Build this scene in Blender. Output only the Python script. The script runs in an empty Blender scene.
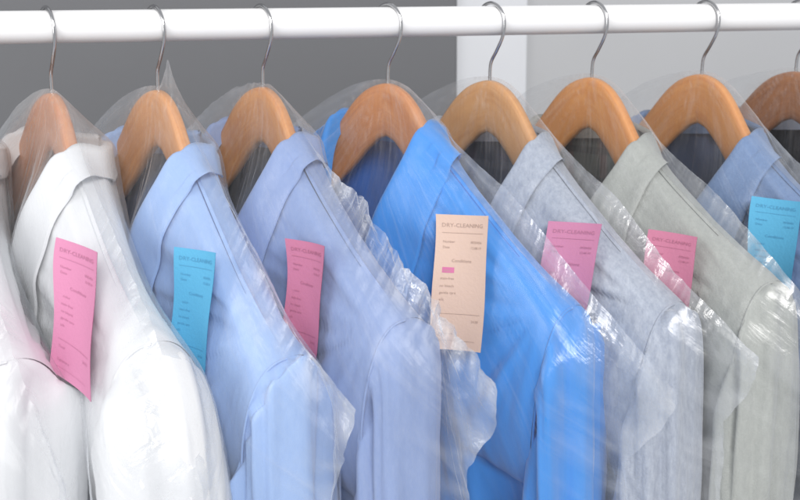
import bpy, math
import numpy as np
from mathutils import Vector, Matrix
from mathutils.bvhtree import BVHTree

R = math.radians
C = bpy.context.scene.collection
sc = bpy.context.scene
ZR = 1.70                                   # height of the rail's centre line

# ------------------------------------------------------------------ camera
CAM_Y, CAM_Z = -0.79037, 0.02144 + ZR
YAW, PITCH, ROLL = 0.199734, R(9), 0.008322
fw = Vector((math.sin(YAW)*math.cos(PITCH), math.cos(YAW)*math.cos(PITCH), -math.sin(PITCH)))
rt = Vector((math.cos(YAW), -math.sin(YAW), 0)); up = rt.cross(fw)
rt2 = rt*math.cos(ROLL) - up*math.sin(ROLL); up2 = up*math.cos(ROLL) + rt*math.sin(ROLL)
cam = bpy.data.cameras.new('camera'); camo = bpy.data.objects.new('camera', cam); C.objects.link(camo)
M = Matrix((rt2, up2, -fw)).transposed().to_4x4(); M.translation = Vector((0, CAM_Y, CAM_Z))
camo.matrix_world = M
cam.sensor_width = 36; cam.lens = 36; cam.shift_y = -123/800
cam.clip_start = .02; cam.clip_end = 60
cam.dof.use_dof = True; cam.dof.focus_distance = .66; cam.dof.aperture_fstop = 9
sc.camera = camo
def ray(px, py):
    """world ray through a pixel of the 800x500 photograph"""
    d = fw + rt2*((px-400)/800) + up2*((250-123-py)/800)
    return Vector((0, CAM_Y, CAM_Z)), d       # d has unit depth

# ------------------------------------------------------------------ light
w = bpy.data.worlds.new('World'); sc.world = w; w.use_nodes = True
w.node_tree.nodes['Background'].inputs[0].default_value = (.94, .96, 1.0, 1)
w.node_tree.nodes['Background'].inputs[1].default_value = .49
def area(name, loc, target, size, power, col):
    l = bpy.data.lights.new(name, 'AREA'); l.shape = 'RECTANGLE'; l.size, l.size_y = size
    l.energy = power; l.color = col
    o = bpy.data.objects.new(name, l); C.objects.link(o); o.location = loc
    o.rotation_euler = (Vector(target)-Vector(loc)).to_track_quat('-Z', 'Y').to_euler()
area('key_light', (.15, -2.3, ZR+1.35), (0.15, -.1, ZR-.25), (1.1, .9), 63, (1, .98, .96))  # unseen key light, high in front of the rail; no window modelled
area('side_light', (-1.9, -1.3, ZR+.5), (.1, -.1, ZR-.2), (1.2, 1.4), 17, (1, .99, .97))
sc.view_settings.view_transform = 'Standard'; sc.view_settings.look = 'None'
sc.view_settings.exposure = .06; sc.view_settings.gamma = 1
sc.render.engine = 'CYCLES'
sc.cycles.transparent_max_bounces = 40; sc.cycles.max_bounces = 8
sc.cycles.diffuse_bounces = 4; sc.cycles.glossy_bounces = 3; sc.cycles.transmission_bounces = 6
sc.cycles.caustics_reflective = False; sc.cycles.caustics_refractive = False
sc.cycles.sample_clamp_indirect = 4; sc.cycles.use_denoising = True

# ------------------------------------------------------------------ helpers
def lin(r, g, b):
    return tuple(((c/255)/12.92 if c <= 10 else (((c/255)+.055)/1.055)**2.4) for c in (r, g, b)) + (1,)

def hash2(ix, iy, seed):
    h = (ix.astype(np.int64)*374761393 + iy.astype(np.int64)*668265263 + seed*974634777) & 0x7fffffff
    h = ((h ^ (h >> 13))*1274126177) & 0x7fffffff
    h = ((h ^ (h >> 16))*1103515245) & 0x7fffffff
    return (h & 0xffff)/65535.0*2-1
def vn(x, y, seed=0):
    x, y = np.broadcast_arrays(np.asarray(x, float), np.asarray(y, float))
    ix, iy = np.floor(x), np.floor(y); fx, fy = x-ix, y-iy
    fx = fx*fx*fx*(fx*(fx*6-15)+10); fy = fy*fy*fy*(fy*(fy*6-15)+10)
    a, b = hash2(ix, iy, seed), hash2(ix+1, iy, seed)
    c, d = hash2(ix, iy+1, seed), hash2(ix+1, iy+1, seed)
    return (a*(1-fx)+b*fx)*(1-fy) + (c*(1-fx)+d*fx)*fy
def fbm(x, y, seed=0, n=3, gain=.5):
    s = 0; a = 1
    for k in range(n):
        s = s + a*vn(x*2**k, y*2**k, seed+k*17); a *= gain
    return s
def ridged(x, y, seed=0, n=3, gain=.55):
    s = 0; a = 1
    for k in range(n):
        s = s + a*(1-np.abs(vn(x*2**k, y*2**k, seed+k*31)*1.6)); a *= gain
    return s
def sstep(a, b, x):
    t = np.clip((x-a)/(b-a), 0, 1); return t*t*(3-2*t)

class MB:
    """collects grids of points (u along the hanger, v to its front, z) into one mesh"""
    def __init__(s): s.v = []; s.f = []; s.uv = []
    def grid(s, P, close_u=False, flip=False, uv=None):
        n, m = P.shape[:2]; o = sum(len(a) for a in s.v)
        s.v.append(P.reshape(-1, 3))
        if uv is None:
            a, b = np.meshgrid(np.linspace(0, 1, m), np.linspace(0, 1, n)); uv = np.stack([a, b], -1)
        s.uv.append(uv.reshape(-1, 2))
        idx = np.arange(n*m).reshape(n, m) + o
        if close_u: idx = np.concatenate([idx, idx[:, :1]], 1)
        q = np.stack([idx[:-1, :-1], idx[:-1, 1:], idx[1:, 1:], idx[1:, :-1]], -1).reshape(-1, 4)
        if flip: q = q[:, ::-1]
        s.f.append(q)
    def cap(s, ring, flip=False):
        o = sum(len(a) for a in s.v); n = len(ring)
        s.v.append(np.vstack([ring, ring.mean(0)])); s.uv.append(np.zeros((n+1, 2)))
        i = np.arange(n); q = np.stack([i+o, (i+1) % n+o, np.full(n, n+o), np.full(n, n+o)], -1)
        s.f.append(q[:, ::-1] if flip else q)
    def build(s, name, mat, parent=None, world=False, smooth=True):
        V = np.vstack(s.v).copy()
        if not world: V = np.stack([V[:, 0], -V[:, 1], V[:, 2]], -1)   # local frame is (u, -v, z)
        faces = [tuple(dict.fromkeys(int(i) for i in q)) for q in np.vstack(s.f)]
        me = bpy.data.meshes.new(name); me.from_pydata(V.tolist(), [], faces)
        uvl = me.uv_layers.new(name='UVMap'); U = np.vstack(s.uv)
        li = np.zeros(len(me.loops), dtype=np.int32); me.loops.foreach_get('vertex_index', li)
        uvl.data.foreach_set('uv', U[li].astype(np.float32).ravel())
        if smooth: me.polygons.foreach_set('use_smooth', [True]*len(me.polygons))
        me.materials.append(mat); me.update()
        o = bpy.data.objects.new(name, me); C.objects.link(o)
        if parent: o.parent = parent
        return o
    def arrays(s):
        return np.vstack(s.v), [tuple(dict.fromkeys(int(i) for i in q)) for q in np.vstack(s.f)]

def tube(P, rad, n=12, taper=None):
    """rings of a round tube along the points P"""
    P = np.asarray(P, float); T = np.gradient(P, axis=0); T /= np.linalg.norm(T, axis=1)[:, None]+1e-12
    ref = np.array([0, 1., 0]) if abs(T[0][1]) < .9 else np.array([1., 0, 0])
    out = []
    a = ref - T[0]*(ref@T[0]); a /= np.linalg.norm(a)
    for i in range(len(P)):
        a = a - T[i]*(a@T[i]); a /= np.linalg.norm(a)+1e-12; b = np.cross(T[i], a)
        th = np.linspace(0, 2*np.pi, n, endpoint=False)
        r = rad if taper is None else rad*taper[i]
        out.append(P[i]+r*(np.cos(th)[:, None]*a+np.sin(th)[:, None]*b))
    return np.array(out)
def spline(pts, n):
    P = np.asarray(pts, float); P = np.vstack([2*P[0]-P[1], P, 2*P[-1]-P[-2]])
    m = len(P)-3; out = []
    for t in np.linspace(0, m-1e-9, n):
        i = int(t); t -= i; a, b, c, d = P[i:i+4]
        out.append(.5*((2*b)+(-a+c)*t+(2*a-5*b+4*c-d)*t*t+(-a+3*b-3*c+d)*t**3))
    return np.array(out)

# ------------------------------------------------------------------ materials
def mat(name):
    m = bpy.data.materials.new(name); m.use_nodes = True
    nt = m.node_tree; nt.nodes.clear()
    out = nt.nodes.new('ShaderNodeOutputMaterial')
    def N(t, **k):
        n = nt.nodes.new(t)
        for a, b in k.items():
            if a.startswith('_'): setattr(n, a[1:], b)
            else: n.inputs[a.replace('__', ' ')].default_value = b
        return n
    return m, nt, out, N
def plain(name, col, rough=.5, metal=0, bump=0, bscale=200, spec=.5, vary=0):
    m, nt, out, N = mat(name); p = N('ShaderNodeBsdfPrincipled', Roughness=rough, Metallic=metal)
    p.inputs['Base Color'].default_value = col; p.inputs['Specular IOR Level'].default_value = spec
    nt.links.new(p.outputs[0], out.inputs[0])
    tc = N('ShaderNodeTexCoord')
    if vary:
        n = N('ShaderNodeTexNoise', Scale=3.0, Detail=5.0); nt.links.new(tc.outputs['Object'], n.inputs['Vector'])
        mx = N('ShaderNodeMixRGB', _blend_type='MULTIPLY'); mx.inputs[1].default_value = col
        cr = N('ShaderNodeValToRGB'); cr.color_ramp.elements[0].color = (1-vary,)*3+(1,); cr.color_ramp.elements[0].position = .3
        cr.color_ramp.elements[1].position = .7
        nt.links.new(n.outputs[0], cr.inputs[0]); nt.links.new(cr.outputs[0], mx.inputs[2]); mx.inputs[0].default_value = 1
        nt.links.new(mx.outputs[0], p.inputs['Base Color'])
    if bump:
        n = N('ShaderNodeTexNoise', Scale=bscale, Detail=4.0); nt.links.new(tc.outputs['Object'], n.inputs['Vector'])
        b = N('ShaderNodeBump', Strength=bump, Distance=.001)
        nt.links.new(n.outputs[0], b.inputs['Height']); nt.links.new(b.outputs[0], p.inputs['Normal'])
    return m
def fabric(name, col, col2=None, heather=.0, weave=900, bump=.35, sheen=.25, rough=.88, bands=None, thin=0.0):
    m, nt, out, N = mat(name); L = nt.links.new
    p = N('ShaderNodeBsdfPrincipled', Roughness=rough); p.inputs['Specular IOR Level'].default_value = .2
    p.inputs['Sheen Weight'].default_value = sheen; p.inputs['Sheen Roughness'].default_value = .5
    tc = N('ShaderNodeTexCoord')
    base = None
    n1 = N('ShaderNodeTexNoise', Scale=260.0, Detail=5.0, Roughness=.7)
    mp = N('ShaderNodeMapping'); mp.inputs['Scale'].default_value = (1, 1, .35)
    L(tc.outputs['Object'], mp.inputs[0]); L(mp.outputs[0], n1.inputs['Vector'])
    mx = N('ShaderNodeMixRGB'); mx.inputs[1].default_value = col
    mx.inputs[2].default_value = col2 or tuple(c*.8 for c in col[:3])+(1,)
    mr = N('ShaderNodeMapRange'); mr.inputs[1].default_value = .35; mr.inputs[2].default_value = .68
    mr.inputs[4].default_value = heather
    L(n1.outputs[0], mr.inputs[0]); L(mr.outputs[0], mx.inputs[0]); base = mx.outputs[0]
    if bands:                                        # checks woven into the cloth
        for axis, sc_, c3, fac in bands:
            wv = N('ShaderNodeTexWave', Scale=sc_, Distortion=.3, Detail=1.0); wv.bands_direction = axis
            L(tc.outputs['Object'], wv.inputs['Vector'])
            r = N('ShaderNodeMapRange'); r.inputs[1].default_value = .8; r.inputs[2].default_value = .95; r.inputs[4].default_value = fac
            L(wv.outputs[1], r.inputs[0])
            m2 = N('ShaderNodeMixRGB'); L(base, m2.inputs[1]); m2.inputs[2].default_value = c3; L(r.outputs[0], m2.inputs[0]); base = m2.outputs[0]
    L(base, p.inputs['Base Color'])
    # fine weave plus soft crumple
    wn = N('ShaderNodeTexNoise', Scale=float(weave), Detail=2.0); L(tc.outputs['Object'], wn.inputs['Vector'])
    cn = N('ShaderNodeTexNoise', Scale=26.0, Detail=4.0, Distortion=.6)
    mp2 = N('ShaderNodeMapping'); mp2.inputs['Scale'].default_value = (1, 1, .28); L(tc.outputs['Object'], mp2.inputs[0]); L(mp2.outputs[0], cn.inputs['Vector'])
    b1 = N('ShaderNodeBump', Strength=bump, Distance=.0006); L(wn.outputs[0], b1.inputs['Height'])
    b2 = N('ShaderNodeBump', Strength=.4, Distance=.004); L(cn.outputs[0], b2.inputs['Height']); L(b1.outputs[0], b2.inputs['Normal'])
    L(b2.outputs[0], p.inputs['Normal'])
    if thin:
        tr = N('ShaderNodeBsdfTranslucent'); L(base, tr.inputs[0]); ms = N('ShaderNodeMixShader', Fac=thin)
        L(p.outputs[0], ms.inputs[1]); L(tr.outputs[0], ms.inputs[2]); L(ms.outputs[0], out.inputs[0])
    else: L(p.outputs[0], out.inputs[0])
    return m
def film(name, milk=0.050, seed=0., tint=(.95, .97, 1, 1)):
    """clear dry-cleaning polythene: mostly see-through, a little milky, streaky where it is creased"""
    m, nt, out, N = mat(name); L = nt.links.new
    tc = N('ShaderNodeTexCoord'); mp = N('ShaderNodeMapping'); mp.inputs['Location'].default_value = (seed, seed*.7, 0)
    mp.inputs['Scale'].default_value = (34, 3, 1); L(tc.outputs['UV'], mp.inputs[0])     # UV: x = angle round the neck, y = distance from it
    n = N('ShaderNodeTexNoise', Scale=1.0, Detail=6.0, Roughness=.62, Distortion=.5); L(mp.outputs[0], n.inputs['Vector'])
    st = N('ShaderNodeMapRange'); st.inputs[1].default_value = .52; st.inputs[2].default_value = .78; st.inputs[4].default_value = .13
    L(n.outputs[0], st.inputs[0])
    n2 = N('ShaderNodeTexNoise', Scale=30.0, Detail=3.0, Distortion=.5); L(tc.outputs['Object'], n2.inputs['Vector'])
    bm = N('ShaderNodeBump', Strength=.2, Distance=.004); L(n2.outputs[0], bm.inputs['Height'])
    bm2 = N('ShaderNodeBump', Strength=.22, Distance=.004); L(n.outputs[0], bm2.inputs['Height']); L(bm.outputs[0], bm2.inputs['Normal'])
    atn = N('ShaderNodeAttribute', _attribute_name='crease')
    n3 = N('ShaderNodeTexNoise', Scale=70.0, Detail=3.0, Distortion=1.6); L(tc.outputs['Object'], n3.inputs['Vector'])
    hm = N('ShaderNodeMath', _operation='MULTIPLY'); L(n3.outputs[0], hm.inputs[0]); L(atn.outputs['Fac'], hm.inputs[1])
    bm3 = N('ShaderNodeBump', Strength=.42, Distance=.005); L(hm.outputs[0], bm3.inputs['Height']); L(bm2.outputs[0], bm3.inputs['Normal']); bm2 = bm3
    lw = N('ShaderNodeLayerWeight', Blend=.5)
    pw = N('ShaderNodeMath', _operation='POWER'); L(lw.outputs['Facing'], pw.inputs[0]); pw.inputs[1].default_value = 2.6
    sc1 = N('ShaderNodeMath', _operation='MULTIPLY_ADD'); L(pw.outputs[0], sc1.inputs[0]); sc1.inputs[1].default_value = .30; sc1.inputs[2].default_value = milk
    ad = N('ShaderNodeMath', _operation='ADD', _use_clamp=True); 
    cm = N('ShaderNodeMath', _operation='MULTIPLY_ADD'); L(atn.outputs['Fac'], cm.inputs[0]); cm.inputs[1].default_value = .26
    L(st.outputs[0], cm.inputs[2]); L(sc1.outputs[0], ad.inputs[0]); L(cm.outputs[0], ad.inputs[1])
    df = N('ShaderNodeBsdfDiffuse'); df.inputs[0].default_value = tint; L(bm2.outputs[0], df.inputs['Normal'])
    tl = N('ShaderNodeBsdfTranslucent'); tl.inputs[0].default_value = tint
    dm = N('ShaderNodeMixShader', Fac=.45); L(df.outputs[0], dm.inputs[1]); L(tl.outputs[0], dm.inputs[2])
    tp = N('ShaderNodeBsdfTransparent'); tp.inputs[0].default_value = (.985, .988, .99, 1)
    m1 = N('ShaderNodeMixShader'); L(ad.outputs[0], m1.inputs[0]); L(tp.outputs[0], m1.inputs[1]); L(dm.outputs[0], m1.inputs[2])
    gl = N('ShaderNodeBsdfGlossy', Roughness=.22); gl.inputs[0].default_value = (1, 1, 1, 1); L(bm2.outputs[0], gl.inputs['Normal'])
    fr = N('ShaderNodeMath', _operation='POWER'); L(lw.outputs['Facing'], fr.inputs[0]); fr.inputs[1].default_value = 6
    fm = N('ShaderNodeMath', _operation='MULTIPLY_ADD', _use_clamp=True); fm.inputs[2].default_value = .034; L(fr.outputs[0], fm.inputs[0]); fm.inputs[1].default_value = .06
    m2 = N('ShaderNodeMixShader'); fc = N('ShaderNodeMath', _operation='MULTIPLY_ADD', _use_clamp=True); L(atn.outputs['Fac'], fc.inputs[0]); fc.inputs[1].default_value = .06; L(fm.outputs[0], fc.inputs[2]); L(fc.outputs[0], m2.inputs[0]); L(m1.outputs[0], m2.inputs[1]); L(gl.outputs[0], m2.inputs[2])
    L(m2.outputs[0], out.inputs[0])
    return m
def wood(name, c1, c2, seed):
    pale_ = lin(222, 176, 124); c1 = tuple(.75*a+.25*b for a, b in zip(c1, pale_)); c2 = tuple(.85*a+.15*b for a, b in zip(c2, pale_))
    m, nt, out, N = mat(name); L = nt.links.new
    tc = N('ShaderNodeTexCoord'); mp = N('ShaderNodeMapping'); mp.inputs['Location'].default_value = (seed, seed, seed)
    mp.inputs['Scale'].default_value = (6, 1.6, 1)
    L(tc.outputs['UV'], mp.inputs[0])
    n = N('ShaderNodeTexNoise', Scale=2.2, Detail=7.0, Distortion=1.5, Roughness=.6); L(mp.outputs[0], n.inputs['Vector'])
    mp2 = N('ShaderNodeMapping'); mp2.inputs['Scale'].default_value = (3, 60, 1); L(tc.outputs['UV'], mp2.inputs[0])
    n2 = N('ShaderNodeTexNoise', Scale=2.0, Detail=5.0, Distortion=.4); L(mp2.outputs[0], n2.inputs['Vector'])
    ad = N('ShaderNodeMath', _operation='MULTIPLY_ADD'); L(n2.outputs[0], ad.inputs[0]); ad.inputs[1].default_value = .5; L(n.outputs[0], ad.inputs[2])
    cr = N('ShaderNodeValToRGB'); cr.color_ramp.elements[0].position = .5; cr.color_ramp.elements[1].position = .95
    cr.color_ramp.elements[0].color = c2; cr.color_ramp.elements[1].color = c1; L(ad.outputs[0], cr.inputs[0])
    p = N('ShaderNodeBsdfPrincipled', Roughness=.38); p.inputs['Coat Weight'].default_value = .25; p.inputs['Coat Roughness'].default_value = .25
    L(cr.outputs[0], p.inputs['Base Color']); bp = N('ShaderNodeBump', Strength=.15, Distance=.001); L(n2.outputs[0], bp.inputs['Height']); L(bp.outputs[0], p.inputs['Normal'])
    L(p.outputs[0], out.inputs[0]); return m

M_rail = plain('white_enamel', (.86, .86, .87, 1), .3, bump=.03, bscale=60)
M_steel = plain('polished_steel', (.62, .62, .63, 1), .16, 1, bump=.04, bscale=300)
M_inkred = plain('highlight_ink', lin(214, 122, 164), .8, vary=.1)
M_label = plain('woven_label', lin(190, 200, 215), .8, bump=.2)

# ------------------------------------------------------------------ the setting
def box(name, x0, x1, y0, y1, z0, z1, m, parent=None, bev=.003):
    import bmesh
    bm = bmesh.new(); bmesh.ops.create_cube(bm, size=1)
    for v in bm.verts:
        v.co = Vector(((x0+x1)/2+v.co.x*(x1-x0), (y0+y1)/2+v.co.y*(y1-y0), (z0+z1)/2+v.co.z*(z1-z0)))
    if bev: bmesh.ops.bevel(bm, geom=bm.edges[:], offset=bev, segments=2, affect='EDGES')
    me = bpy.data.meshes.new(name); bm.to_mesh(me); bm.free(); me.materials.append(m)
    o = bpy.data.objects.new(name, me); C.objects.link(o); o.parent = parent; return o
def on_plane(px, y):
    o, d = ray(px, 60); t = (y-o.y)/d.y; return (o+d*t).x
WY = .62
xa, xb = on_plane(457, WY-.03), on_plane(527, WY-.015)
wl = box('wall', -3, 4.5, WY, WY+.1, 0, 3.2, plain('grey_wall_paint', lin(190, 191, 193), .75, bump=.1, bscale=90, vary=.04))
wl['kind'] = 'structure'
dp = box('wall_panel', -3, xa, WY-.03, WY-.002, 0, 3.2, plain('dark_grey_panel', lin(112, 113, 116), .6, bump=.1, bscale=120, vary=.05))
dp['kind'] = 'structure'
tr = box('wall_trim', xa+.001, xb, WY-.015, WY-.002, 0, 3.2, plain('white_trim_paint', lin(222, 224, 228), .6, vary=.04))
tr['kind'] = 'structure'

th = np.linspace(0, 2*np.pi, 96, endpoint=False)
mb = MB(); rr = .015
xs = np.linspace(-1.1, 2.4, 8)
mb.grid(np.array([[[x, rr*math.cos(t), ZR+rr*math.sin(t)] for t in th] for x in xs]), close_u=True)
mb.cap(np.array([[xs[0], rr*math.cos(t), ZR+rr*math.sin(t)] for t in th])); mb.cap(np.array([[xs[-1], rr*math.cos(t), ZR+rr*math.sin(t)] for t in th]), True)
rail = mb.build('clothes_rail', M_rail, world=True)
rail['label'] = 'white round metal clothes rail the hangers hang on'; rail['category'] = 'clothes rail'

# ------------------------------------------------------------------ hanger
TPU = np.linspace(-.3, .4, 701)
TPZ = np.interp(np.abs(TPU), [0, .015, .03, .045, .06, .075, .09, .12, .17, .215, .232, .4], [0, .003, .0095, .022, .041, .060, .0745, .0945, .1245, .1495, .160, .26])
for _ in range(60): TPZ[1:-1] = .5*TPZ[1:-1]+.25*(TPZ[2:]+TPZ[:-2])
TPZ -= TPZ[300]
SD = 0.0                                     # how much further this hanger's ends droop
def tp(u):                                   # drop of the hanger's top edge below its crown
    u = np.abs(u); return np.interp(u, TPU, TPZ) + SD*sstep(.08, .24, u)
def sweep(u): return .020*(1-np.exp(-(np.abs(u)/.11)**1.7))           # the arms are angled forwards
def bt(u):                                   # drop of the bottom edge
    return SD*sstep(.08, .24, np.abs(u)) + np.interp(np.abs(u), [0, .012, .03, .05, .075, .1, .16, .215], [.054, .058, .073, .094, .117, .133, .162, .188]) 
def make_hanger(mat_w, seed):
    mb = MB(); nsec = 28
    al = np.linspace(0, 2*np.pi, nsec, endpoint=False)
    e = .55                                   # rounded-rectangle cross section
    cx = np.sign(np.cos(al))*np.abs(np.cos(al))**e; cz = np.sign(np.sin(al))*np.abs(np.sin(al))**e
    for s in (-1, 1):
        us = np.concatenate([[0, .001], np.linspace(.004, .211, 44), [.2135, .215]])
        P = []
        for u in us:
            t, b = float(tp(u)), float(bt(u)); hw = .0072+.004*sstep(.05, .2, u)
            k = 1 if u < .2115 else (.8 if u < .2145 else .45)
            P.append(np.stack([np.full(nsec, s*u), sweep(u)+cx*hw*k, -(t+b)/2+cz*(b-t)/2*k], -1))
        P = np.array(P); a, b = np.meshgrid(np.linspace(0, 1, nsec), us*4+s)
        mb.grid(P, close_u=True, flip=(s < 0), uv=np.stack([a, b], -1)); mb.cap(P[-1], flip=(s > 0))
    return mb
HOOK = spline([(-.0165, 0, .049), (-.0185, 0, .058), (-.0165, 0, .0685), (-.009, 0, .0765), (.001, 0, .0792), (.0105, 0, .0755), (.0175, 0, .067), (.0195, 0, .056), (.0165, 0, .044),
               (.0085, 0, .030), (.002, 0, .020), (0, 0, .010), (0, 0, -.012)], 90)

# ------------------------------------------------------------------ garment geometry (local frame of its hanger)
NECK = [(.008, .046, -.240), (.030, .048, -.165), (.050, .038, -.095), (.064, .012, -.034), (.050, -.026, -.043), (0, -.042, -.052)]
def neck_curve(n=61, vb=0, spread=1.):
    nu = spread; zs = float(-tp(nu))+.0065+.003; sw = float(sweep(nu)); k = nu/.064
    h = [(.008, .046, -.245+vb), (.030*k, .052+sw*.2, (-.245+vb)*.45+zs*.55-.018), (.052*k, .040+sw*.5, zs*.78-.245*.22), (nu, .006+sw*.8, zs),
         (nu*.80, -.024+sw*.3, zs*.55-.048*.45-.003), (0, -.042, -.047)]
    return spline(h, n)                       # from the V's bottom to the back centre
def Tt(d): return .0148*np.sqrt(np.clip(d, 0, .007)/.007) + .026*(1-np.exp(-np.maximum(d, 0)/.06))
UA, ZA = .2, -.345
DROP = .0
def shz(u): return -tp(u)+.0065
def armhole(q, s, front):
    zt = float(shz(.232)); R_ = (zt-ZA)/2; zc = (zt+ZA)/2
    z = zc+R_*np.cos(np.pi*q); u = .232+(UA-.232)*q+.006*np.sin(np.pi*q)
    sw = sweep(.232)*(1-.6*q)
    v = sw + (1 if front else -1)*.043*np.sin(np.pi*q)**.8
    return np.stack([s*u, v, z], -1)
def panel(s, front, seed, vb, spread, folds, hem=-.86, nb=110, na=64):
    b = np.concatenate([np.linspace(0, .35, 56), np.linspace(.35, 1, nb-56+1)[1:]]); a = np.linspace(0, 1, na)
    bb = np.clip(b/.35, 0, 1); cc = np.clip((b-.35)/.65, 0, 1)
    Rt = armhole(bb, s, front); Rt[:, 0] += s*cc*.016; Rt[:, 1] *= (1-cc*.7); Rt[:, 2] += cc*(hem-ZA)
    if front:
        nc = neck_curve(61, vb, spread)[:37][::-1]     # neck side -> V bottom
        nc = nc[:, :]*1.0
        k = np.linspace(0, len(nc)-1, 200); ncf = np.stack([np.interp(k, np.arange(len(nc)), nc[:, j]) for j in range(3)], -1)
        Lf = np.stack([np.interp(bb*199, np.arange(200), ncf[:, j]) for j in range(3)], -1)
        Lf[:, 2] -= .004*(1-bb); Lf[:, 0] = Lf[:, 0]*s - s*.018*sstep(.6, 1, bb)
        Lf[:, 1] += (.002 if s > 0 else -.002)*sstep(.5, 1, bb)
        Lf[:, 2] += cc*(hem-Lf[-1, 2])
    else:
        z0 = -.051; Lf = np.stack([np.zeros_like(b), np.full_like(b, -.046), z0+b*(hem-z0)], -1)
        cur = np.linspace(0, 1, na)
    A, B = np.meshgrid(a, b)
    U = Lf[:, None, 0]*(1-A)+Rt[:, None, 0]*A; Z = Lf[:, None, 2]*(1-A)+Rt[:, None, 2]*A
    if front: top = shz(U[0])
    else:
        top = np.where(np.abs(U[0]) < spread, z0+(shz(spread)-z0)*(np.abs(U[0])/spread)**2, shz(U[0])); top[-1] = Z[0, -1]
    top[0] = Z[0, 0]
    Z = Z+(top-Z[0])[None, :]*(np.clip(1-B/.35, 0, 1)**1.5)
    d = shz(U)-Z
    def vb_(U, Z):
        d = shz(U)-Z
        sw = sweep(U)*(1-.75*sstep(.05, .4, d))
        return sw + (1 if front else -1)*Tt(d)
    V0 = vb_(U, Z); VL = vb_(Lf[:, 0], Lf[:, 2]); VR = vb_(Rt[:, 0], Rt[:, 2])
    V = V0+(Lf[:, 1]-VL)[:, None]*(1-A)**3+(Rt[:, 1]-VR)[:, None]*A**4
    # hanging folds, growing with the distance below the shoulder
    sgn = 1 if front else -1
    amp = folds*sstep(.015, .22, d)*(1-.8*A**6)
    F = fbm(U*17+seed, Z*2.6+U*3, seed)*.010 + fbm(U*42, Z*7+U*9, seed+5)*.0035
    # drag lines fanning from the shoulder point
    du, dz = np.abs(U)-.22, Z+.17; rr_ = np.hypot(du, dz); ph = np.arctan2(dz, -du)
    F2 = fbm(ph*5.5, rr_*4, seed+9)*.005*np.exp(-((rr_-.09)/.08)**2)
    V = V+sgn*(amp*(F-ridged(U*15+Z*3.5, Z*1.8, seed+61, 2)*.0045*sstep(.08, .3, d)+.004)+folds*F2*(1-A**5)*(1-(1-A)**6)*sstep(.002, .03, d))
    m = np.exp(-(np.maximum(d, 0)/.005)**2)*sstep(spread, spread+.014, np.abs(U))*(1-sstep(.19, .225, np.abs(U)))
    V = V*(1-m)+sweep(U)*m
    return np.stack([U, V, Z], -1)
def sleeve(s, seed, folds, flare=0., end=-.84):
    n = 90; m = 72
    O = spline([(.2315, 0, float(shz(.232))), (.2395, 0, float(shz(.232))-.008), (.247, 0, -.195), (.252, 0, -.25), (.257, 0, -.34), (.256, 0, -.5), (.252, 0, end)], n)
    I = spline([(UA, 0, ZA), (UA+.002, 0, ZA-.004), (UA+.003, 0, ZA-.012), (.204, 0, -.375), (.205, 0, -.42), (.204, 0, -.55), (.205, 0, end)], n)
    th = np.linspace(0, 2*np.pi, m, endpoint=False)
    c, si = np.cos(th), np.sin(th)
    t = np.linspace(0, 1, n)[:, None]
    fl = flare*sstep(0, 1, np.linspace(0, 1, n)*1.6)[:, None]*np.array([[1., 0, 0]]); O = O+fl; I = I+fl*.9
    Cc = (O+I)/2; H = (O-I)/2
    U = Cc[:, :1]+H[:, :1]*c; Z = Cc[:, 2:]+H[:, 2:]*c
    U = U+.006*(1-sstep(0, .1, t))*si**2
    sw0 = sweep(.232)*(1-.6*(1-c)/2)
    SW = sw0*(1-sstep(0, .8, t))+.03*sstep(0, .8, t)
    W = .043+.004*sstep(0, .25, t)-.008*sstep(.4, 1, t)
    V = SW+W*np.sign(si)*np.abs(si)**(.8+.2*sstep(0, .3, t))
    # the outward direction is (c*dir(H), si)
    hl = np.hypot(H[:, 0], H[:, 2])[:, None]; ou, oz = H[:, :1]/hl*c, H[:, 2:]/hl*c
    x = th[None, :]/(2*np.pi)
    per = lambda f, k, sd: fbm(np.cos(th)[None, :]*f, np.sin(th)[None, :]*f+Z*k, sd)
    D = folds*(per(1.7, 2.2, seed)*.011+per(3.6, 4.0, seed+3)*.0055+per(8, 5, seed+6)*.0016+(fbm(np.cos(th)[None, :]*2.6+Z*1.5, np.sin(th)[None, :]*2.6-Z*1.2, seed+44, 2)-.3)*.006)*sstep(0, .2, t) \
        + folds*np.sin(th*17+per(1.5, 2, seed+2)*3)*.0011*np.exp(-((t-.05)/.06)**2)*sstep(0, .02, t)
    D = D-.0025*np.exp(-(t/.025)**2)*0
    V = V+si*D; U = U+ou*D; Z = Z+oz*D
    P = np.stack([s*U, V, Z], -1)
    return P
def bvh_of(mbs):
    V = []; F = []; o = 0
    for m in mbs:
        v, f = m.arrays(); V.append(v); F += [tuple(i+o for i in q) for q in f]; o += len(v)
    return BVHTree.FromPolygons(np.vstack(V).tolist(), F)
def height(bvh, U, Z, front):
    H = np.full(U.shape, np.nan); s = 1 if front else -1
    d = Vector((0, -s, 0))
    for idx in np.ndindex(U.shape):
        h = bvh.ray_cast(Vector((U[idx], s*.5, Z[idx])), d)
        if h[0] is not None: H[idx] = h[0].y
    return H
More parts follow.
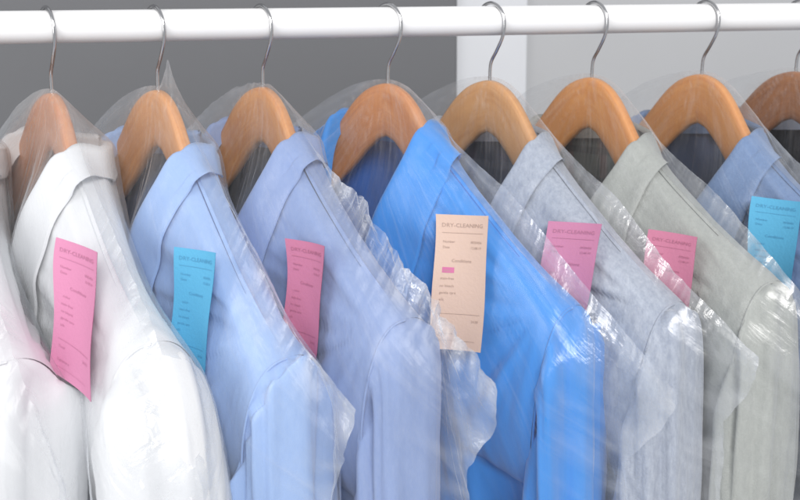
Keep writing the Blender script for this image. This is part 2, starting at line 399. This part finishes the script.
def collar(bvh, vb, spread, w_back, w_front, lift, seed, notch=False):
    """band standing round the neck, folded over into a leaf that lies on the front panels"""
    h = neck_curve(61, vb, spread)                    # V bottom -> back
    full = np.vstack([h, (h*[-1, 1, 1])[::-1][1:]])   # near bottom -> back -> far bottom
    n = len(full); s = np.linspace(1, -1, n); k = np.abs(s)
    sgn = np.sign(s); sgn[n//2] = 0
    front = sstep(.30, .60, k); side = np.exp(-((k-.40)/.14)**2)
    ou = sgn*(.30*sstep(0, .2, k)+.60*sstep(.30, .42, k)); oz = -(1-.55*sstep(.28, .42, k)) - .10*front
    ln = np.hypot(ou, oz); ou, oz = ou/ln, oz/ln
    W = w_back+(w_front-w_back)*sstep(.3, .85, k)
    if notch: W = W*(1-.45*np.exp(-((k-.80)/.018)**2))
    W = W*(1-.75*sstep(.93, 1.0, k)) if not notch else W
    rows = []
    nst, nw = 6, 22
    for j in range(nst):                              # the stand, inside the fold
        f = 1-j/nst
        P = full.copy(); P[:, 2] -= f*.022*(1-.3*front); P[:, 0] -= sgn*f*.004; P[:, 1] += (P[:, 1]*-.05)*f - f*.004*front
        rows.append(P)
    top = full.copy(); top[:, 2] += lift*.5*(1-front*.6); rows.append(top)
    for j in range(1, nw+1):
        f = j/nw; d = W*f
        U = full[:, 0]+ou*d; Z = full[:, 2]+oz*d
        V = full[:, 1].copy()
        roll = (.35+.65*front)*lift*np.sqrt(f)*np.exp(-f*2.2)*2.2
        V2 = np.empty(n)
        for i in range(n):
            if k[i] > .30:
                hit = bvh.ray_cast(Vector((U[i], .5, Z[i])), Vector((0, -1, 0)))
                y = hit[0].y if hit[0] is not None else V[i]
                V2[i] = y
            else: V2[i] = V[i]
        blend = sstep(.37, .47, k)
        base = V*(1-f*.3*side)
        Vb = base-.006*sstep(0, .4, f)
        for i in range(n):                            # back: the leaf hangs outside the back panel
            if k[i] < .42:
                hit = bvh.ray_cast(Vector((U[i], -.5, Z[i])), Vector((0, 1, 0)))
                if hit[0] is not None: Vb[i] = min(Vb[i], hit[0].y-.0035)
        Vf = np.maximum(V2+.0035, base*(1-sstep(0, .6, f))+V2*sstep(0, .6, f)+.0035)
        V = Vb*(1-blend)+Vf*blend+roll*(.4+.6*front)*np.where(k > .25, 1, -1)
        mn = shz(U)+.004                              # never sink through the shoulder
        Z = Z+(np.maximum(Z, mn)-Z)*np.exp(-((k-.43)/.05)**2)
        V = V+fbm(s*6, f*1.5, seed)*.0018*f
        rows.append(np.stack([U, V, Z], -1))
    P = np.array(rows)
    for _ in range(3):
        P[nst+1:, 1:-1] = .5*P[nst+1:, 1:-1]+.25*(P[nst+1:, 2:]+P[nst+1:, :-2])
    # underside, for a real thickness and a turned edge
    Q = P[-1:].copy(); Q[..., 1] -= .0022*np.where(k > .25, 1, -1)
    mb = MB(); mb.grid(np.concatenate([P, Q])); return mb

# ------------------------------------------------------------------ polythene cover
def cover(bvh, seed, corner_u, corner_z, frill=1., flap=None, hem=-.90, cut=.035, rise=0.):
    na, nb = 250, 150
    a = np.linspace(-1, 1, na); a = a+.05*np.sin(2*np.pi*a); b = np.concatenate([np.linspace(0, .42, 100), np.linspace(.42, 1, nb-99)[1:]])
    def ztop(u):
        au = np.abs(u); cu = corner_u
        pts_u = [0, .02, .045, .08, .12, .17, .235, cu]; pts_z = [.004, .003, -.008, -.036, -.068+rise*.3, -.098-SD*.4+rise*.7, -.150-SD+rise, corner_z]
        far_z = [.004, .003, -.003, -.016, -.040, -.076, -.138, corner_z+.01]
        xx = np.linspace(0, cu, 80)
        def sm(zz):
            y = np.interp(xx, pts_u, zz)
            for _ in range(12): y[1:-1] = .5*y[1:-1]+.25*(y[2:]+y[:-2])
            return y
        z = np.where(u > 0, np.interp(au, xx, sm(pts_z)), np.interp(au, xx, sm(far_z)))
        z = z+.0022*fbm(u*11, 3.3, seed)*sstep(.02, .08, au)+.0006*vn(u*200, 1, seed+3)*frill
        return z
    A, B = np.meshgrid(a, b)
    side = sstep(.0, .1, b)*0+np.interp(b, [0, .02, .05, .10, .15, .25, .35, 1], [0, -.002, -cut*.3, -cut*.95, -cut, -cut*.75, -cut, -cut])
    side = side+.0012*vn(b*25, 0, seed+2)*sstep(0, .03, b)+.0008*vn(b*120, 0, seed+8)
    Us = np.maximum(corner_u+side, .279)
    U = A*Us[:, None]
    U0 = a*corner_u; Z0 = ztop(U0)
    Z = Z0[None, :]*(1-B)+B*hem
    if flap:
        fu, fh, fwid = flap; Z = Z+fh*np.exp(-np.abs((U0[None, :]-fu-.25*fh*np.exp(-B/.02))/fwid)**1.6)*np.exp(-B/.018)*(1+.3*vn(U0*220, 0, seed))
    out = []; CR = []
    seamv = sweep(U)*.85*(1-.7*sstep(0, .5, B))
    fin = sstep(0, .045, 1-np.abs(A))                # keeps the side edges flat
    for front in (True, False):
        s = 1 if front else -1
        us = U; zs = Z
        Hc = height(bvh, us, zs, front)*s
        Hc = np.where(np.isnan(Hc), -1, Hc)
        # widen the obstacle by a cell so the sheet clears its edges, then upsample
        H = Hc.copy()
        for ax in (0, 1):
            for sh in (-1, 1): H = np.maximum(H, np.roll(Hc, sh, ax))
        for _ in range(4): H[1:-1, 1:-1] = np.maximum(Hc[1:-1, 1:-1], np.where(H[1:-1, 1:-1] > -.5, .5*H[1:-1, 1:-1]+.125*(np.maximum(H[:-2, 1:-1], H[1:-1, 1:-1]-.01)+np.maximum(H[2:, 1:-1], H[1:-1, 1:-1]-.01)+np.maximum(H[1:-1, :-2], H[1:-1, 1:-1]-.01)+np.maximum(H[1:-1, 2:], H[1:-1, 1:-1]-.01)), -1))
        H[:2] = -1; H[:, :3] = -1; H[:, -3:] = -1
        lo = H+.0025; w = seamv*s+.02*fin*sstep(0, .1, B)
        bd = (seamv*s).copy()
        for it in range(260):
            wn = w.copy()
            wn[1:-1, 1:-1] = .25*(w[:-2, 1:-1]+w[2:, 1:-1]+w[1:-1, :-2]+w[1:-1, 2:])
            wn[-1] = wn[-2]; wn = np.maximum(wn, lo)
            wn[0] = bd[0]; wn[:, 0] = bd[:, 0]; wn[:, -1] = bd[:, -1]; w = wn
        for it in range(4): w[1:-1, 1:-1] = .5*w[1:-1, 1:-1]+.125*(w[:-2, 1:-1]+w[2:, 1:-1]+w[1:-1, :-2]+w[1:-1, 2:])
        gap = np.clip(w-H, 0, .03)
        rr_ = np.hypot(U, Z-.01); ph = np.arctan2(U, -(Z-.01))
        fan = ridged(ph*15, rr_*3.5, seed+(0 if front else 50))-.9
        slk = ridged(U*30+Z*12, Z*16-U*10, seed+70)-.9
        d = Z0[None, :]-Z
        wr = fan*.0016*sstep(.02, .1, rr_)+slk*.0016*sstep(.015, .08, gap+.01)+fbm(U*60, Z*50, seed+20)*.0004
        wr = np.maximum(wr, -.0012)*(.35+.65*sstep(0, .006, gap-.002)+sstep(.2, .3, np.abs(U)))
        # gathered frill along the welded shoulder seam and the outer edges
        al = U*1.25
        fr = fbm(al*125+d*14, d*12, seed+33, 2)*.0027*np.exp(-(d/.022)**2)*sstep(.12, .19, np.abs(U))*frill
        ed = (1-np.abs(A))*Us[:, None]
        fe = fbm(Z*45, ed*20, seed+40)*.0038*np.exp(-(ed/.022)**2)*sstep(0, .03, d)
        V = s*np.maximum(w+wr*sstep(0, .012, d)*sstep(0, .012, ed), np.where(Hc > -.5, Hc+.0012, -1))+fr+fe
        cr_ = np.clip(.9*np.exp(-(d/.016)**2)*sstep(.08, .18, np.abs(U))*(.35+.65*frill)*ridged(al*110+d*9, d*14, seed+33)+np.clip(wr*160, 0, .5)*sstep(.006, .02, gap)+.45*np.exp(-(ed/.018)**2)*ridged(Z*38, ed*18, seed+40)+.75*np.exp(-(rr_/.085)**2)*np.clip(ridged(ph*11, rr_*9, seed+77)-.75, 0, 1), 0, 1)
        CR.append(cr_.ravel())
        uvg = np.stack([ph, rr_*2.2+(0 if front else 3)], -1)
        out.append((np.stack([U, V, Z], -1), uvg))
    mb = MB(); mb.grid(out[0][0], uv=out[0][1]); mb.grid(out[1][0], flip=True, uv=out[1][1]); mb.crease = np.concatenate(CR)
    return mb

# ------------------------------------------------------------------ the row of garments
def G(name, cat, label, px, psi, **k):
    d = dict(name=name, cat=cat, label=label, px=px, psi=psi, vb=0., spread=.072, folds=1.2, wb=.030, wf=.050, lift=.006, notch=False,
             cu=.295, cz=-.205, frill=.35, flap=None, cut=.03, milk=0.080, lining=None, sd=0., rise=.01, flare=0.); d.update(k); return d
white = fabric('white_cotton', (.72, .73, .75, 1), heather=.03, bump=.2)
sky = fabric('light_blue_cotton', lin(156, 184, 229), lin(172, 197, 235), heather=.35, bump=.25, thin=.08)
peri = fabric('periwinkle_cotton', lin(140, 160, 204), lin(160, 177, 214), heather=.4, bump=.25, thin=.08)
blue = fabric('bright_blue_satin', lin(58, 138, 218), lin(70, 150, 224), heather=.2, bump=.12, rough=.62, sheen=.35)
heath = fabric('heather_grey_knit', lin(172, 179, 192), lin(136, 144, 162), heather=.75, weave=420, bump=.8, sheen=.4, rough=.95)
stone = fabric('stone_grey_wool', lin(167, 170, 166), lin(148, 151, 148), heather=.6, weave=600, bump=.6, sheen=.3)
denim = fabric('dusty_blue_wool', lin(116, 140, 178), lin(98, 120, 158), heather=.6, weave=600, bump=.5, sheen=.3)
pale = fabric('pale_grey_wool', lin(168, 178, 196), lin(150, 160, 178), heather=.5, weave=600, bump=.5)
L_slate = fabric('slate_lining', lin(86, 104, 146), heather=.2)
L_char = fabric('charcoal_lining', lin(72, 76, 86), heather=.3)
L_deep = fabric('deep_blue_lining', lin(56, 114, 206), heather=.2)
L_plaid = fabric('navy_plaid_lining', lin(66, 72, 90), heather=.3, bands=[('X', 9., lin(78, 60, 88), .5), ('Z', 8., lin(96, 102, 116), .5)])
L_green = fabric('green_plaid_lining', lin(92, 101, 98), heather=.3, bands=[('X', 8., lin(120, 60, 58), .5), ('Z', 9., lin(40, 46, 50), .7)])
L_navy = fabric('navy_lining', lin(80, 94, 126), heather=.3)
L_black = fabric('black_lining', lin(28, 30, 36), heather=.2)
W1, W2 = lin(222, 152, 88), lin(196, 120, 62)
ROW = [
 G('dress_shirt', 'shirt', 'white shirt at the far left edge, sleeve in front of the pink-tagged white shirt', -58, 29, spread=.063, m=white, lining=white, cu=.335, cz=-.215, cut=.045, milk=0.065, sd=.015, rise=.01, seed=11, w=(W1, W2)),
 G('dress_shirt', 'shirt', 'white shirt carrying the long pink tag', 52, 30, spread=0.070, m=white, lining=white, cu=.30, cz=-.25, cut=-.03, milk=0.135, sd=.012, rise=.01, flare=.045, seed=23, wb=.032, wf=.062, w=(lin(206, 130, 76), lin(180, 98, 54))),
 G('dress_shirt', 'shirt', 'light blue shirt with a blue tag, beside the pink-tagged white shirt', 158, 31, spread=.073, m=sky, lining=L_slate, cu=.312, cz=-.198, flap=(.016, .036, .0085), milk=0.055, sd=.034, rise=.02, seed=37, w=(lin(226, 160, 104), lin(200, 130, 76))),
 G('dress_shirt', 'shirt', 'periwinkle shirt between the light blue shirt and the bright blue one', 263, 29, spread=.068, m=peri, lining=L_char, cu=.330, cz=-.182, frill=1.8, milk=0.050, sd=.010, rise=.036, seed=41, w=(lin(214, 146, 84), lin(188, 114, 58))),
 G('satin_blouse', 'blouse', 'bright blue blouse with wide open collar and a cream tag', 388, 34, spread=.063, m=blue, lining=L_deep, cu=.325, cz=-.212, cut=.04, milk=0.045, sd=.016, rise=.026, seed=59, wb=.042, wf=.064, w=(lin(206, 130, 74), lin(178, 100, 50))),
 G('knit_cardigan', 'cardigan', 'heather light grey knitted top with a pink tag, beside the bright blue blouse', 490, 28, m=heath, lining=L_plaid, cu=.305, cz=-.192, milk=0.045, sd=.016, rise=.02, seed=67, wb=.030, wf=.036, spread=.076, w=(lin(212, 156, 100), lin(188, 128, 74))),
 G('blazer', 'blazer', 'stone grey blazer with a pink tag, second jacket from the right of the frame', 592, 20, spread=.080, m=stone, lining=L_green, cu=.310, cz=-.200, milk=0.045, rise=.014, seed=71, wb=.032, wf=.060, notch=True, w=(lin(224, 150, 76), lin(204, 124, 52))),
 G('blazer', 'blazer', 'dusty blue blazer with a bright blue tag, right of the stone grey blazer', 702, 15, spread=.080, m=denim, lining=L_navy, cu=.30, cz=-.225, milk=0.045, seed=83, wb=.032, wf=.062, notch=True, w=(lin(220, 148, 80), lin(200, 122, 56))),
 G('blazer', 'blazer', 'pale grey jacket with black lining cut off at the right edge', 796, 14, spread=.080, m=pale, lining=L_black, cu=.30, cz=-.225, milk=0.045, seed=97, wb=.032, wf=.060, w=(lin(160, 92, 48), lin(126, 64, 30))),
]
ORD = ['at the far left, just outside the white sleeve', 'holding the pink-tagged white shirt', 'holding the light blue shirt', 'holding the periwinkle shirt', 'holding the bright blue blouse',
       'holding the heather grey knitted top', 'holding the stone grey blazer', 'holding the dusty blue blazer', 'in darker wood at the right edge of the frame']
CLAB = ['clear plastic cover over the white sleeve at the left edge', 'milky clear plastic cover over the pink-tagged white shirt', 'clear plastic cover over the light blue shirt, with a pointed flap by the hook',
        'clear plastic cover with crinkled seam over the periwinkle shirt', 'clear plastic cover over the bright blue blouse', 'clear plastic cover over the heather grey knitted top',
        'clear plastic cover over the stone grey blazer', 'clear plastic cover over the dusty blue blazer', 'clear plastic cover over the pale jacket at the right edge']

def xrail(px, z):
    """x on the rail's vertical plane that appears at pixel column px at height z"""
    a, b = -1.2, 1.6; o = Vector((0, CAM_Y, CAM_Z))
    for _ in range(50):
        m = (a+b)/2; d = Vector((m, 0, ZR+z))-o; X = 400+800*(d@rt2)/(d@fw) if hasattr(d, '__matmul__') else 0
        if X < px: a = m
        else: b = m
    return m
COVERS = {}
for i, g in enumerate(ROW):
    x = xrail(g['px'], -.061); P = Vector((x, 0, ZR-.061)); rz = R(g['psi'])-math.pi/2
    SD = g['sd']
    def root(name, label, cat, group):
        o = bpy.data.objects.new(name, None); C.objects.link(o); o.empty_display_size = .05
        o.location = P; o.rotation_euler = (0, 0, rz); o['label'] = label; o['category'] = cat
        if group: o['group'] = group
        return o
    # hanger
    h = root('wooden_hanger', ('wooden hanger ' if i != 8 else 'wooden hanger ')+ORD[i], 'hanger', 'wooden hangers on the white rail')
    mw = wood('hanger_wood', g['w'][0], g['w'][1], g['seed']*.37)
    hm = make_hanger(mw, g['seed']); hm.build('hanger_arms', mw, h)
    hk = MB(); tpz = np.ones(90); tpz[:2] = [.3, .8]; T_ = tube(HOOK, .0017, 12, tpz); hk.grid(T_, close_u=True); hk.cap(T_[0]); hk.build('hook', M_steel, h)
    # garment
    s_ = g['seed']; ga = root(g['name'], g['label'], g['cat'], 'freshly cleaned garments on the rail')
    body = MB()
    for s in (1, -1):
        body.grid(panel(s, True, s_+(0 if s > 0 else 7), g['vb'], g['spread'], g['folds']), flip=(s < 0))
        body.grid(panel(s, False, s_+13+(0 if s > 0 else 7), g['vb'], g['spread'], g['folds']), flip=(s > 0))
    body.build('body', g['m'], ga)
    bv = bvh_of([body])
    sl = []
    for s in (1, -1):
        m_ = MB(); m_.grid(sleeve(s, s_+3*s, g['folds']*.8, g['flare']), close_u=True, flip=(s < 0)); m_.build('sleeve', g['m'], ga); sl.append(m_)
    for s in (1, -1):                                  # raised armhole seam
        for fr_ in (True, False):
            q = np.linspace(0, 1, 60); pts = armhole(q, s, fr_); pts[:, 0] += s*.0012
            m_ = MB(); m_.grid(tube(pts, .0011, 6), close_u=True)
            if fr_: m_.build('seam', g['m'], ga)
    co = collar(bv, g['vb'], g['spread'], g['wb'], g['wf'], g['lift'], s_, g['notch']); co.build('collar', g['m'], ga)
    # lining: the inner face of the back, seen through the neck
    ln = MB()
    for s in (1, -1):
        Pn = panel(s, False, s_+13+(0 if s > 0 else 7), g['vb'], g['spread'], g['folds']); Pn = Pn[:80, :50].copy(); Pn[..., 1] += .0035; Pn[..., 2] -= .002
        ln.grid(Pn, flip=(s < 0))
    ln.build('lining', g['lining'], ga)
    lb = MB(); aa, bb_ = np.meshgrid(np.linspace(-.013, .013, 6), np.linspace(0, .018, 5))
    lb.grid(np.stack([aa, np.full_like(aa, -.036), -.058-bb_], -1)); lb.build('neck_label', M_label, ga)
    # cover
    bvc = bvh_of([body, co, hm]+sl)
    cv = cover(bvc, s_, g['cu'], g['cz'], g['frill'], g['flap'], cut=g['cut'], rise=g['rise'])
    co_ = cv.build('garment_cover', film('polythene_film', g['milk'], g['seed']*.61))
    at_ = co_.data.attributes.new('crease', 'FLOAT', 'POINT'); at_.data.foreach_set('value', cv.crease.astype(np.float32))
    co_.location = P; co_.rotation_euler = (0, 0, rz)
    co_['label'] = CLAB[i]; co_['category'] = 'plastic cover'; co_['group'] = 'clear plastic covers over the garments'
    COVERS[i] = (cv, Matrix.Translation(P) @ Matrix.Rotation(rz, 4, 'Z'))

# ------------------------------------------------------------------ paper tags
def text_verts(body, size, align='LEFT'):
    cu = bpy.data.curves.new('t', 'FONT'); cu.body = body; cu.size = size; cu.align_x = align; cu.resolution_u = 2
    o = bpy.data.objects.new('t', cu); C.objects.link(o); bpy.context.view_layer.update()
    me = o.to_mesh(); V = [(v.co.x, v.co.y) for v in me.vertices]; F = [tuple(p.vertices) for p in me.polygons]
    o.to_mesh_clear(); bpy.data.objects.remove(o); bpy.data.curves.remove(cu); return V, F
def tag(i, quad, col, label, curl=.003):
    cv, Mw = COVERS[i]; V, F = cv.arrays()
    Vw = [Mw @ Vector((a, -b, c)) for a, b, c in V]; bv = BVHTree.FromPolygons([tuple(v) for v in Vw], F)
    TL, TR, BR, BL = [Vector(q) for q in quad]; rows = []
    def pix(a, b): return (TL*(1-a)+TR*a)*(1-b)+(BL*(1-a)+BR*a)*b
    for a in np.linspace(0, 1, 7):
        for b in np.linspace(0, 1, 13):
            p = pix(a, b); o, d = ray(p.x, p.y); h = bv.ray_cast(o, d.normalized())
            if h[0] is not None: rows.append((p.x, p.y, 1/((h[0]-o) @ fw)))
    rows = np.array(rows); A = np.stack([np.ones(len(rows)), rows[:, 0], rows[:, 1]], -1)
    cf = np.linalg.lstsq(A, rows[:, 2], rcond=None)[0]
    res = rows[:, 2]-A@cf; off = np.percentile(res, 97)
    def corner(p):
        o, d = ray(p.x, p.y); dep = 1/(cf[0]+cf[1]*p.x+cf[2]*p.y+off)-.006
        return o+d*dep
    c = [corner(p) for p in (TL, TR, BR, BL)]
    w_, h_ = (c[1]-c[0]).length, (c[3]-c[0]).length
    print('TAG', i, 'w %.1f h %.1f mm' % (w_*1000, h_*1000), 'hits', len(rows))
    cen = (c[0]+c[1])/2; nrm = (c[1]-c[0]).cross(c[3]-c[0]).normalized()
    if nrm @ fw > 0: nrm = -nrm
    def at(a, b, off=0):
        p = (c[0]*(1-a)+c[1]*a)*(1-b)+(c[3]*(1-a)+c[2]*a)*b
        wv = curl*(math.sin(b*3.3+i)*1.0+.5*math.sin(b*6.5+a*2+i)) + curl*1.2*(a-.5)**2*4
        return p+nrm*(wv+off)-cen
    e = bpy.data.objects.new('paper_tag', None); C.objects.link(e); e.location = cen; e.empty_display_size = .02
    e['label'] = label; e['category'] = 'tag'; e['group'] = 'dry cleaning tags pinned on the garments'
    mb = MB(); n, m = 40, 14
    G1 = np.array([[at(a, b, .00015) for a in np.linspace(0, 1, m)] for b in np.linspace(0, 1, n)])
    G0 = np.array([[at(a, b, -.00015) for a in np.linspace(0, 1, m)] for b in np.linspace(0, 1, n)])
    mb.grid(G1); mb.grid(G0, flip=True)
    pm = plain('tag_paper', col, .75, bump=.25, bscale=400, vary=.05)
    mb.build('paper', pm, e, world=True)
    # printing, in millimetres on a 45 x 118 slip
    W, H = 45., 118.
    def put(name, VF_list, m, off=.0004):
        vs = []; fs = []
        for VV, FF in VF_list:
            o = len(vs); vs += [tuple(at(x/W, y/H, off)) for x, y in VV]; fs += [tuple(k+o for k in f) for f in FF]
        me = bpy.data.meshes.new(name); me.from_pydata(vs, [], fs); me.materials.append(m)
        ob = bpy.data.objects.new(name, me); C.objects.link(ob); ob.parent = e
    def T(s, x, y, size, align='LEFT'):
        VV, FF = text_verts(s, size, align); return ([(x+a, y-b) for a, b in VV], FF)
    def rule(x0, x1, y, t=.35):
        n = 8; VV = []; FF = []
        for k in range(n+1):
            xx = x0+(x1-x0)*k/n; VV += [(xx, y), (xx, y+t)]
        for k in range(n): FF.append((2*k, 2*k+1, 2*k+3, 2*k+2))
        return (VV, FF)
    ink = plain('print_ink', tuple((.36 if i == 4 else .22)*a+(.64 if i == 4 else .78)*b for a, b in zip(lin(70, 62, 72), col)), .8, vary=.1)
    items = [T('DRY-CLEANING', 22.5, 11, 5.0, 'CENTER'), rule(5, 41, 16), T('Number', 6, 25, 2.9), T('0020456', 40, 25, 2.9, 'RIGHT'), T('Date', 6, 30, 2.9), T('12.08.19', 40, 30, 2.9, 'RIGHT'),
             T('Conditions', 23, 42, 3.9, 'CENTER'), T('color', 8, 50.5, 3.0), T('stain-free', 6, 57.5, 3.0), T('no bleach', 6, 64, 3.0), T('gentle care', 6, 70, 3.0), T('silk', 6, 76, 3.0),
             rule(5, 41, 87), T('Total', 6, 94, 3.0), T('24.00', 40, 94, 3.0, 'RIGHT'), T('Signature', 6, 105, 3.2), rule(6, 38, 110, .25)]
    put('printing', items, ink, .0006)
    if i == 4:
        put('highlight', [([(7, 46.8), (17, 46.8), (17, 51.6), (7, 51.6)], [(0, 1, 2, 3)])], M_inkred, .0004)
    return e
PINK, CYAN, CREAM = lin(214, 140, 176), lin(98, 182, 222), lin(218, 190, 174)
tag(1, [(65, 238), (105, 253), (92, 402), (52, 370)], PINK, 'long pink paper tag on the white shirt')
tag(2, [(182, 247), (221, 253), (203, 388), (166, 374)], CYAN, 'bright blue paper tag on the light blue shirt')
tag(3, [(289, 238), (327, 246), (316, 372), (284, 358)], lin(206, 128, 158), 'pink paper tag on the periwinkle shirt')
tag(4, [(436, 214), (489, 216), (484, 352), (433, 348)], CREAM, 'cream paper tag with dark print on the bright blue blouse')
tag(5, [(548, 221), (603, 224), (584, 345), (536, 340)], lin(204, 134, 166), 'pink paper tag on the heather grey knitted top')
tag(6, [(650, 229), (700, 237), (688, 345), (645, 338)], lin(206, 130, 158), 'pink paper tag on the stone grey blazer')
tag(7, [(756, 197), (806, 203), (790, 312), (745, 306)], CYAN, 'bright blue paper tag on the dusty blue blazer')
